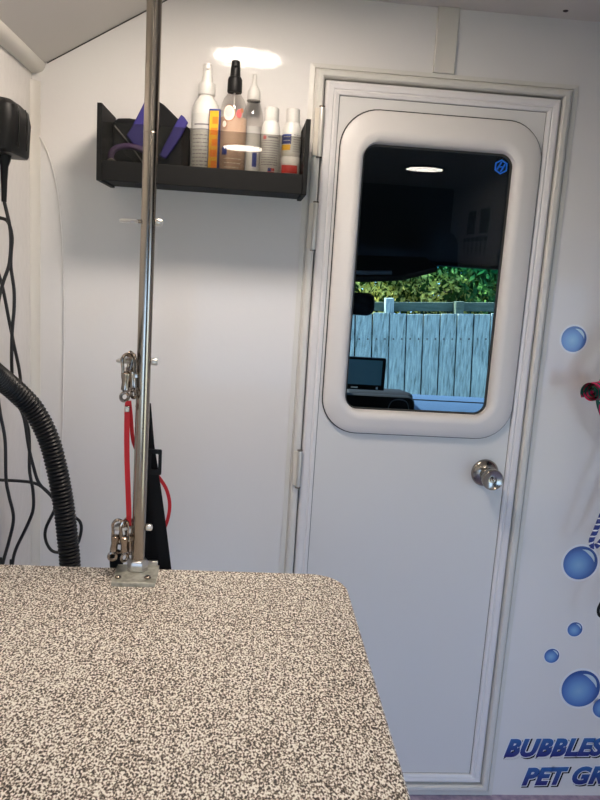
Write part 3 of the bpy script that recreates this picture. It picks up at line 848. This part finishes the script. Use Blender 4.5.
# ------------------------------------------------------------------ lettering
def text_mesh(s, size, offset, space, shear):
    cu = bpy.data.curves.new('lettering', 'FONT')
    cu.body = s
    cu.size = size
    cu.offset = offset
    cu.shear = shear
    cu.space_character = space
    cu.extrude = .0002
    cu.resolution_u = 4
    o = bpy.data.objects.new('lettering', cu)
    COL.objects.link(o)
    bpy.context.view_layer.update()
    me = bpy.data.meshes.new_from_object(o.evaluated_get(bpy.context.evaluated_depsgraph_get()))
    COL.objects.unlink(o)
    bpy.data.objects.remove(o)
    return [v.co.copy() for v in me.vertices], [tuple(p.vertices) for p in me.polygons]
m = mat('blue_lettering', (.02, .05, .3), .3, coat=.6)
nt, N, L, b = nodes(m)
tc = N.new('ShaderNodeTexCoord'); sp = N.new('ShaderNodeSeparateXYZ'); mr = N.new('ShaderNodeMapRange'); rp = N.new('ShaderNodeValToRGB')
mr.inputs['From Min'].default_value = 0; mr.inputs['From Max'].default_value = .056
L.new(tc.outputs['Object'], sp.inputs[0]); L.new(sp.outputs['Z'], mr.inputs[0]); L.new(mr.outputs[0], rp.inputs[0]); L.new(rp.outputs[0], b.inputs['Base Color'])
rp.color_ramp.elements[0].color = (.008, .010, .17, 1); rp.color_ramp.elements[1].color = (.02, .13, .38, 1)
M['lettering'] = m
def lettering(s, x, z, ang, lb, size=.0690, sx=.962):
    t = thing('wall_lettering', lb, 'lettering', V(x, YB, z))
    def lay(name, off, dx, dz, dy, mt):
        vs, fs = text_mesh(s, size, off, 1.07, .30)
        m4 = Matrix.Translation(V(x + dx, YB - dy, z + dz)) @ Matrix.Rotation(-ang, 4, 'Y') @ Matrix.Rotation(pi / 2, 4, 'X') @ Matrix.Diagonal((sx, 1, 1, 1))
        return obj(name, ([m4 @ v for v in vs], fs), mt, t, flat=True)
    lay('letter_shadow', .0068, .0042, -.0036, .0004, M['black'])
    lay('letter_outline', .0064, 0, 0, .0009, M['decal_white'])
    lay('letter_face', .0036, 0, 0, .0014, M['lettering'])
lettering('BUBBLES', .752, -1.266, radians(1.6), 'blue italic lettering reading BUBBLES low on the back wall')
lettering('PET GRO', .812, -1.352, radians(2.0), 'blue italic lettering starting PET GRO, the lower line near the floor')

# ------------------------------------------------------------------ leads hanging at the right
HY = 1.66
t = thing('hook_rail', 'white hook rail on the back wall right of the frame holding leads', 'hook rail', V(.98, YB, -.10))
obj('rail_board', box(.90, 1.16, YB - .015, YB, -.115, -.085), M['trim'], t, bevel=.002)
for xx in (.92, .98, 1.04, 1.10):
    obj('hook', tube([V(xx, YB - .012, -.10), V(xx, HY + .01, -.10), V(xx, HY, -.095), V(xx, HY - .005, -.085)], .003, 8), M['chrome_dim'], t)
m = mat('pink_and_green_cloth', (.6, .05, .2), .8, spec=.2)
nt, N, L, b = nodes(m)
tc = N.new('ShaderNodeTexCoord'); wv = N.new('ShaderNodeTexWave'); wv.inputs['Scale'].default_value = 16; wv.inputs['Distortion'].default_value = 6
wv.bands_direction = 'DIAGONAL'
rp = N.new('ShaderNodeValToRGB'); rp.color_ramp.interpolation = 'CONSTANT'; rp.color_ramp.elements[0].color = (.80, .04, .17, 1); rp.color_ramp.elements[1].position = .52; rp.color_ramp.elements[1].color = (.02, .17, .12, 1)
L.new(tc.outputs['Object'], wv.inputs[0]); L.new(wv.outputs['Fac'], rp.inputs[0]); L.new(rp.outputs[0], b.inputs['Base Color'])
M['pinkgreen'] = m
M['greencloth'] = mat('green_cloth', (.02, .14, .10), .8)
t = thing('rolled_bandana', 'rolled pink and green patterned cloth hanging at the right edge', 'bandana', V(.85, HY, -.25))
# a spiral roll seen end-on
def spiral(c, r0, r1, turns, y0, y1, th_=.0022, n=72):
    loops = []
    o_, i_ = [], []
    for k in range(n + 1):
        a = 2 * pi * turns * k / n
        r_ = r0 + (r1 - r0) * k / n
        o_.append((c[0] + (r_ + th_) * cos(a), c[1] + (r_ + th_) * sin(a)))
        i_.append((c[0] + r_ * cos(a), c[1] + r_ * sin(a)))
    lp = o_ + i_[::-1]
    return loft([[V(x, y, z) for x, z in lp] for y in (y0, y1)]), lp
g, lp = spiral((.828, -.246), .004, .0235, 2.6, HY - .03, HY + .05)
g = turn(g, V(.825, HY, -.243), radians(-50))
obj('cloth_roll', g, M['pinkgreen'], t)
obj('roll_edge', torus(V(.818, HY - .034, -.243), .0200, .0016, 28, 6, 'Y', radians(-80), radians(60)), M['decal_white'], t)
p = smooth([V(.92, HY, -.094), V(.895, HY, -.13), V(.868, HY - .004, -.18), V(.850, HY - .006, -.225), V(.848, HY, -.262), V(.866, HY, -.30), V(.90, HY, -.345), V(.935, HY, -.36)], 8)
obj('cloth_band', tube(p, lambda i: .014 + .006 * sin(i * .19) ** 2 if i < 40 else .019, 12), M['pinkgreen'], t)
obj('green_band', tube(smooth([V(.922, HY + .012, -.094), V(.862, HY + .012, -.185), V(.846, HY + .014, -.26), V(.872, HY + .012, -.32), V(.93, HY + .01, -.40)], 8), .010, 10), M['greencloth'], t)
# braided blue and white rope lead: two strands twisted round each other
path = resample(smooth([V(.98, HY - .004, -.092), V(.945, HY, -.28), V(.905, HY, -.45), V(.888, HY, -.53), V(.874, HY, -.585), V(.8665, HY, -.612), V(.871, HY, -.628), V(.884, HY, -.624), V(.900, HY, -.600), V(.918, HY, -.56), V(.95, HY, -.45), V(.99, HY, -.28), V(1.04, HY - .004, -.092)], 24), .0016)
fr = frames(path)
t = thing('rope_lead', 'braided blue and white rope lead hanging in a loop at the right edge', 'pet lead', V(.98, HY, -.63))
for j in range(4):
    pp = [p_ + (u * cos(i * .62 + j * pi / 2) + w * sin(i * .62 + j * pi / 2)) * .0034 for i, (p_, (T_, u, w)) in enumerate(zip(path, fr))]
    obj('rope_strand', tube(pp, .0034, 6), M['decal_white'] if j == 3 else M['navy'], t)
t = thing('black_lead', 'black lead with black clip hanging at the right edge below the rope', 'pet lead', V(.94, HY, -.79))
obj('strap', ribbon(smooth([V(1.10, HY - .004, -.092), V(1.03, HY, -.40), V(.955, HY, -.68), V(.925, HY, -.76)], 10), .012, .002), M['webbing'], t)
obj('clip', tube(smooth([V(.926, HY, -.755), V(.914, HY, -.775), V(.909, HY, -.795), V(.916, HY, -.81), V(.926, HY, -.80), V(.928, HY, -.78)], 6), .004, 8), M['black'], t)

# ------------------------------------------------------------------ unseen furnishings added for the door pane reflections and bounce light
t = thing('base_cabinet', 'dark base cabinet along the right wall behind the viewer', 'cabinet', V(1.16, -1.10, FZ))
obj('cabinet_body', box(.95, XR - .002, YR + .01, -.56, FZ, .02), mat('dark_cabinet', (.02, .02, .022), .6), t, bevel=.004)
obj('cabinet_top', box(.93, XR - .002, YR + .01, -.55, .02, .045), M['cabblack'], t, bevel=.003)
for k in range(2):
    d = obj('cabinet_door', box(.945, .952, YR + .03 + k * .53, YR + .54 + k * .53, FZ + .08, -.02), M['cabblack'], t, bevel=.003)
    obj('handle', tube([V(.935, YR + .27 + k * .53, -.10), V(.935, YR + .37 + k * .53, -.10)], .004, 8), M['chrome_dim'], d)
for ti, (ry, lb) in enumerate(((-.86, 'black wire rack on the right wall nearer the added side opening'), (-1.12, 'black wire rack on the right wall nearer the rear'))):
    t = thing('wire_rack', lb, 'wire rack', V(XR - .02, ry, .30), 'wire racks mirrored in the pane')
    g = ([], [])
    for k in range(6): g = join(g, tube([V(XR - .014, ry - .07 + k * .028, .26), V(XR - .014, ry - .07 + k * .028, .40)], .0035, 6))
    for k in range(5): g = join(g, tube([V(XR - .014, ry - .08, .265 + k * .032), V(XR - .014, ry + .08, .265 + k * .032)], .0035, 6))
    obj('wire_grid', g, M['cabblack'], t)
lbs = ['farthest from the rear wall', 'second from the side opening', 'third from the side opening', 'third from the rear', 'second from the rear', 'nearest the rear wall']
for k in range(6):
    y = -.80 - k * .085
    t = thing('grooming_scissors', 'steel scissors hanging under the wire racks, ' + lbs[k], 'scissors', V(XR - .02, y, .23), 'scissors under the wire racks')
    for s in (-1, 1):
        obj('blade', tube([V(XR - .015, y + s * .004, .20), V(XR - .015, y - s * .014, .13)], lambda i: (.004, .001)[i], 6), M['chrome_dim'], t)
        obj('finger_ring', torus(V(XR - .015, y + s * .014, .225), .012, .003, 16, 6, 'X'), M['cabblack'], t)
t = thing('bounce_block_cabinet', 'added dark overhead cabinet, unseen, that dims the upper right wall', 'cabinet', V(1.2, 1.0, .05))
obj('cabinet_body', box(1.04, XR - .002, .62, 1.60, .05, .54), mat('dark_overhead', (.03, .03, .032), .6), t, bevel=.004)  # unseen, added to cut bounce light on the upper right wall
obj('cabinet_door', box(1.03, 1.039, .63, 1.10, .06, .53), M['cabblack'], t, bevel=.003)
obj('cabinet_door', box(1.03, 1.039, 1.12, 1.59, .06, .53), M['cabblack'], t, bevel=.003)
t = thing('cordless_dryer', 'black upright dryer standing on the dark cabinet', 'dryer', V(1.22, -1.05, .045))
obj('dryer_body', lathe(V(1.22, -1.05, .045), [(.06, 0), (.065, .01), (.055, .10), (.05, .16), (.03, .20), (.01, .21)], 24), M['black'], t)
obj('dryer_nozzle', tube([V(1.22, -1.05, .20), V(1.18, -1.02, .235)], lambda i: (.03, .02)[i], 16), M['black'], t)

# ------------------------------------------------------------------ driver's cab beyond the partition
CX0, CX1 = -.42, 1.36
struct('wall_cab_left', box(CX0 - .03, CX0, YB + th, 3.35, FZ, .30), M['headliner'], flat=True)
struct('wall_cab_right', box(CX1, CX1 + .03, YB + th, 3.35, FZ, .30), M['headliner'], flat=True)
struct('ceiling_cab', loft([[V(CX0, y, z), V(CX1, y, z), V(CX1, y, z + .03), V(CX0, y, z + .03)] for y, z in ((YB + th, .50), (2.2, .36), (2.62, .16), (2.86, .045))], cap0=True, cap1=True), M['headliner'])
struct('floor_cab', box(CX0, CX1, YB + th, 3.30, FZ - .03, FZ), M['headliner'], flat=True)
# windscreen
wsb, wst = V(0, 3.30, -.60), V(0, 2.86, .045)
wd = thing('window_2', None, None, V(.47, 3.3, -.60), kind='structure')
obj('windscreen_pane', loft([[Vector((x, wsb.y, wsb.z)), Vector((x, wst.y, wst.z))] for x in (CX0, CX1)], closed=False), M['screen'], wd, flat=True)
obj('windscreen_frame', join(tube([Vector((CX0, wst.y, wst.z)), Vector((CX1, wst.y, wst.z))], .012, 8), tube([Vector((CX1, wst.y, wst.z)), Vector((CX1, wsb.y, wsb.z))], .03, 8), tube([Vector((CX0, wst.y, wst.z)), Vector((CX0, wsb.y, wsb.z))], .03, 8)), M['cabblack'], wd)
# dashboard
t = thing('dashboard', 'blue grey dashboard under the windscreen seen through the door window', 'dashboard', V(.47, 3.1, FZ))
pr = [(2.82, FZ), (2.80, -.62), (2.84, -.535), (2.92, -.508), (3.10, -.512), (3.27, -.56), (3.27, FZ)]
obj('dash_body', loft([[V(x, y, z) for y, z in pr] for x in (CX0 + .01, CX1 - .01)], cap0=True, cap1=True), M['dash'], t)
obj('seam', tube([V(.55, 2.932, -.507), V(CX1 - .02, 2.932, -.507)], .003, 6), M['cabblack'], t)
# instrument hood and wheel side
t = thing('instrument_hood', 'black rounded instrument hood standing on the dashboard', 'instrument cluster', V(.545, 2.80, -.53))
obj('hood_shell', loft([rr(.40, .660, -.510, -.468, .018, 2.80), rr(.395, .667, -.512, -.460, .022, 2.815), rr(.41, .655, -.510, -.470, .018, 2.95)], cap0=True, cap1=True), M['cabblack'], t)
obj('cluster_face', loft([rr(.10, .664, -.66, -.474, .03, 2.775), rr(.095, .668, -.66, -.468, .032, 2.785), rr(.095, .668, -.66, -.468, .032, 2.797)], cap0=True, cap1=True), M['cabblack'], t)
obj('hood_rim', tube(smooth([V(.56, 2.773, -.530), V(.575, 2.773, -.492), V(.605, 2.773, -.482), V(.635, 2.773, -.492), V(.648, 2.773, -.530)], 8), .002, 6), mat('grey_rim', (.12, .15, .18), .4), t)
# monitor
t = thing('dash_monitor', 'flat rectangular monitor on a stand above the dashboard', 'monitor', V(.44, 2.66, -.43))
obj('casing', box(.26, .519, 2.655, 2.68, -.432, -.313), M['cabblack'], t, bevel=.004)
obj('screen', box(.27, .505, 2.652, 2.656, -.412, -.321), M['navscreen'], t, flat=True)
obj('button_strip', join(box(.395, .420, 2.652, 2.6545, -.426, -.420), box(.487, .494, 2.652, 2.6545, -.427, -.419)), mat('pale_marks', (.75, .82, .85), .4), t, flat=True)
obj('stand', tube([V(.37, 2.68, -.40), V(.37, 2.80, -.43), V(.37, 2.87, -.522)], .012, 8), M['cabblack'], t)
# rear view mirror
t = thing('rear_view_mirror', 'black rear view mirror hanging at the windscreen top', 'mirror', V(.36, 2.62, -.09))
obj('mirror_shell', loft([rr(.20, .445, -.154, -.084, .022, 2.60), rr(.195, .451, -.158, -.078, .028, 2.61), rr(.21, .435, -.148, -.088, .02, 2.64)], cap0=True, cap1=True), M['cabblack'], t)
obj('mirror_glass', loft([rr(.205, .440, -.150, -.088, .020, 2.5985), rr(.205, .440, -.150, -.088, .020, 2.600)], cap0=True, cap1=True), mat('mirror_silver', (.08, .08, .09), .1, metal=1), t, flat=True)
obj('stem', tube([V(.32, 2.62, -.09), V(.32, 2.80, .06)], .007, 8), M['cabblack'], t)
# sun visor
t = thing('sun_visor', 'dark sun visor folded against the cab headliner on the left', 'sun visor', V(.45, 2.75, .03))
obj('visor_panel', loft([[V(x, y, z) for y, z in ((2.60, z0), (2.80, z1), (2.80, z1 + .018), (2.60, z0 + .018))] for x, z0, z1 in ((.05, -.045, .03), (.40, -.042, .035), (.54, -.028, .04), (.66, .010, .045))], cap0=True, cap1=True), M['headliner'], t)
obj('visor_edge', tube([V(.05, 2.596, -.012), V(.40, 2.596, -.009), V(.50, 2.596, -.003)], .007, 8), M['visor_edge'], t, label='rolled edge of the visor with its highlight in the colour')
# bonnet outside
t = thing('van_bonnet', 'blue van bonnet beyond the windscreen', 'bonnet', V(.47, 3.8, -1.0))
obj('bonnet_panel', loft([[V(x, y, z) for x, z in ((CX0, zc - .05), (0, zc), (.94, zc), (CX1, zc - .05))] for y, zc in ((3.34, -.66), (3.7, -.72), (4.1, -.84), (4.3, -1.0), (4.35, -1.5))], closed=False), M['hood'], t)
t.children[0].modifiers.new('thick', 'SOLIDIFY').thickness = -.02

# ------------------------------------------------------------------ yard: fence, shrubs, ground (the van leans a little)
LEAN = radians(-3.2)
piv = V(1.4, 6, -.322)
def lean(g): return turn(g, piv, LEAN, 'Y')
struct('ground', lean(box(-14, 18, -9, 20, -2.15, -2.05)), M['ground'], flat=True)
t = thing('board_fence', 'weathered vertical board fence beyond the windscreen', 'fence', piv + Vector((0, 0, -1.72)))
x = -.8
k = 0
random.seed(5)
while x < 4.6:
    w = .130
    top_ = -.322 + random.uniform(-.006, .006)
    g = box(x, x + w, 6 + random.uniform(0, .005), 6.02, -2.05, top_)
    fb = obj('fence_board', lean(g), M['fence'], t, bevel=.003)
    obj('nail_heads', lean(join(*[lathe_y(V(x + xx, 5.999, -.53), [(.0075, 0), (.0075, .003)], 8) for xx in (.03, .10)])), M['rust'], fb)
    x += w + .009 + random.uniform(0, .004)
for z in (-.55, -1.6):
    obj('fence_rail', lean(box(-.8, 4.6, 6.022, 6.06, z - .045, z + .045)), M['fence_dark'], t, bevel=.003)
obj('top_rail', lean(box(1.02, 4.6, 6.10, 6.13, -.31, -.235)), M['fence_dark'], t, bevel=.003)
for xx in (1.135, 1.72):
    obj('fence_post', lean(box(xx, xx + .07, 6.025, 6.10, -2.05, -.20 if xx < 1.2 else -.225)), M['fence_dark'] if xx > 1.5 else M['fence'], t, bevel=.004)
obj('gap_shade_sheet', lean(box(-.8, 4.6, 6.062, 6.07, -2.05, -.33)), M['cabblack'], t)  # black sheet added behind the boards so their gaps read as shade

def shrub(name, cx, cy, cz, rx_, ry_, rz_, n, mt, label, size=.05, cat='shrub'):
    t = thing(name, label, cat, V(cx, cy, -2.05), 'shrubs and trees beyond the fence')
    vs, fs = [], []
    for i in range(n):
        while True:
            d = Vector((random.gauss(0, 1), random.gauss(0, 1), random.gauss(0, 1)))
            if d.length > .1: break
        d.normalize()
        rr_ = random.uniform(.55, 1.0) + .18 * noise.noise(d * 2.5 + Vector((cx, cy, 0)))
        p = V(cx + d.x * rx_ * rr_, cy + d.y * ry_ * rr_, cz + d.z * rz_ * rr_)
        a = Vector((random.gauss(0, 1), random.gauss(0, 1), random.gauss(0, .6))).normalized()
        b_ = a.orthogonal().normalized()
        b_.rotate(Matrix.Rotation(random.uniform(0, 6.28), 3, a))
        s = size * random.uniform(.6, 1.3)
        o = len(vs)
        vs += [p - b_ * s, p + a.cross(b_) * s * .38, p + b_ * s, p - a.cross(b_) * s * .38]
        fs.append((o, o + 1, o + 2, o + 3))
    obj('foliage', (vs, fs), mt, t, flat=True)
    obj('trunk', tube([V(cx, cy, -2.05), V(cx + .03, cy, cz)], .05, 8), M['bark'], t)
random.seed(3)
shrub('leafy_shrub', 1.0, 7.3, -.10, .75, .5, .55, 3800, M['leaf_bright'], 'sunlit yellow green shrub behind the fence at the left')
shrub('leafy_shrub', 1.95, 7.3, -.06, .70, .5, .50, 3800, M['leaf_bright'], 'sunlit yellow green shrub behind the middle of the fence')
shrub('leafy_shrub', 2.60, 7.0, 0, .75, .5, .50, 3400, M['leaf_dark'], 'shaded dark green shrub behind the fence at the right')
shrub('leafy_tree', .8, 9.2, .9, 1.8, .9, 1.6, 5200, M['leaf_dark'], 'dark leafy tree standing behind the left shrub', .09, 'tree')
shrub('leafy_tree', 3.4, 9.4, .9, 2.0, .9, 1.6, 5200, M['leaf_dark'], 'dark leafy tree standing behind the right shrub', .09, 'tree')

# ------------------------------------------------------------------ daylight
w = bpy.data.worlds.new('sky')
SC.world = w
w.use_nodes = True
bg = w.node_tree.nodes['Background']
bg.inputs['Color'].default_value = (.43, .66, 1.0, 1)
bg.inputs['Strength'].default_value = 4.9
sd = bpy.data.lights.new('sun', 'SUN')
sd.energy = 40
sd.color = (1, .93, .78)
sd.angle = radians(.6)
so = bpy.data.objects.new('sun', sd)
COL.objects.link(so)
so.location = (-4, 8, 9)
so.rotation_euler = (Vector((0, 0, 0)) - Vector((-6, 3.0, 6.5))).to_track_quat('-Z', 'Y').to_euler()
# sky portal in the side opening added for daylight
pd = bpy.data.lights.new('side_opening_portal', 'AREA')
pd.shape = 'RECTANGLE'
pd.size = OY1 - OY0
pd.size_y = 1.35
po = bpy.data.objects.new('side_opening_portal', pd)
COL.objects.link(po)
po.location = V(XR + .045, (OY0 + OY1) / 2, -.68)
po.rotation_euler = (radians(90), 0, radians(90))
pd.cycles.is_portal = True
pd2 = bpy.data.lights.new('rear_portal', 'AREA')  # sky portal in the added rear opening
pd2.shape = 'RECTANGLE'
pd2.size = 1.0
pd2.size_y = 1.2
po2 = bpy.data.objects.new('rear_portal', pd2)
COL.objects.link(po2)
po2.location = V(.05, YR - .035, -.75)
po2.rotation_euler = (radians(90), 0, 0)
pd2.cycles.is_portal = True
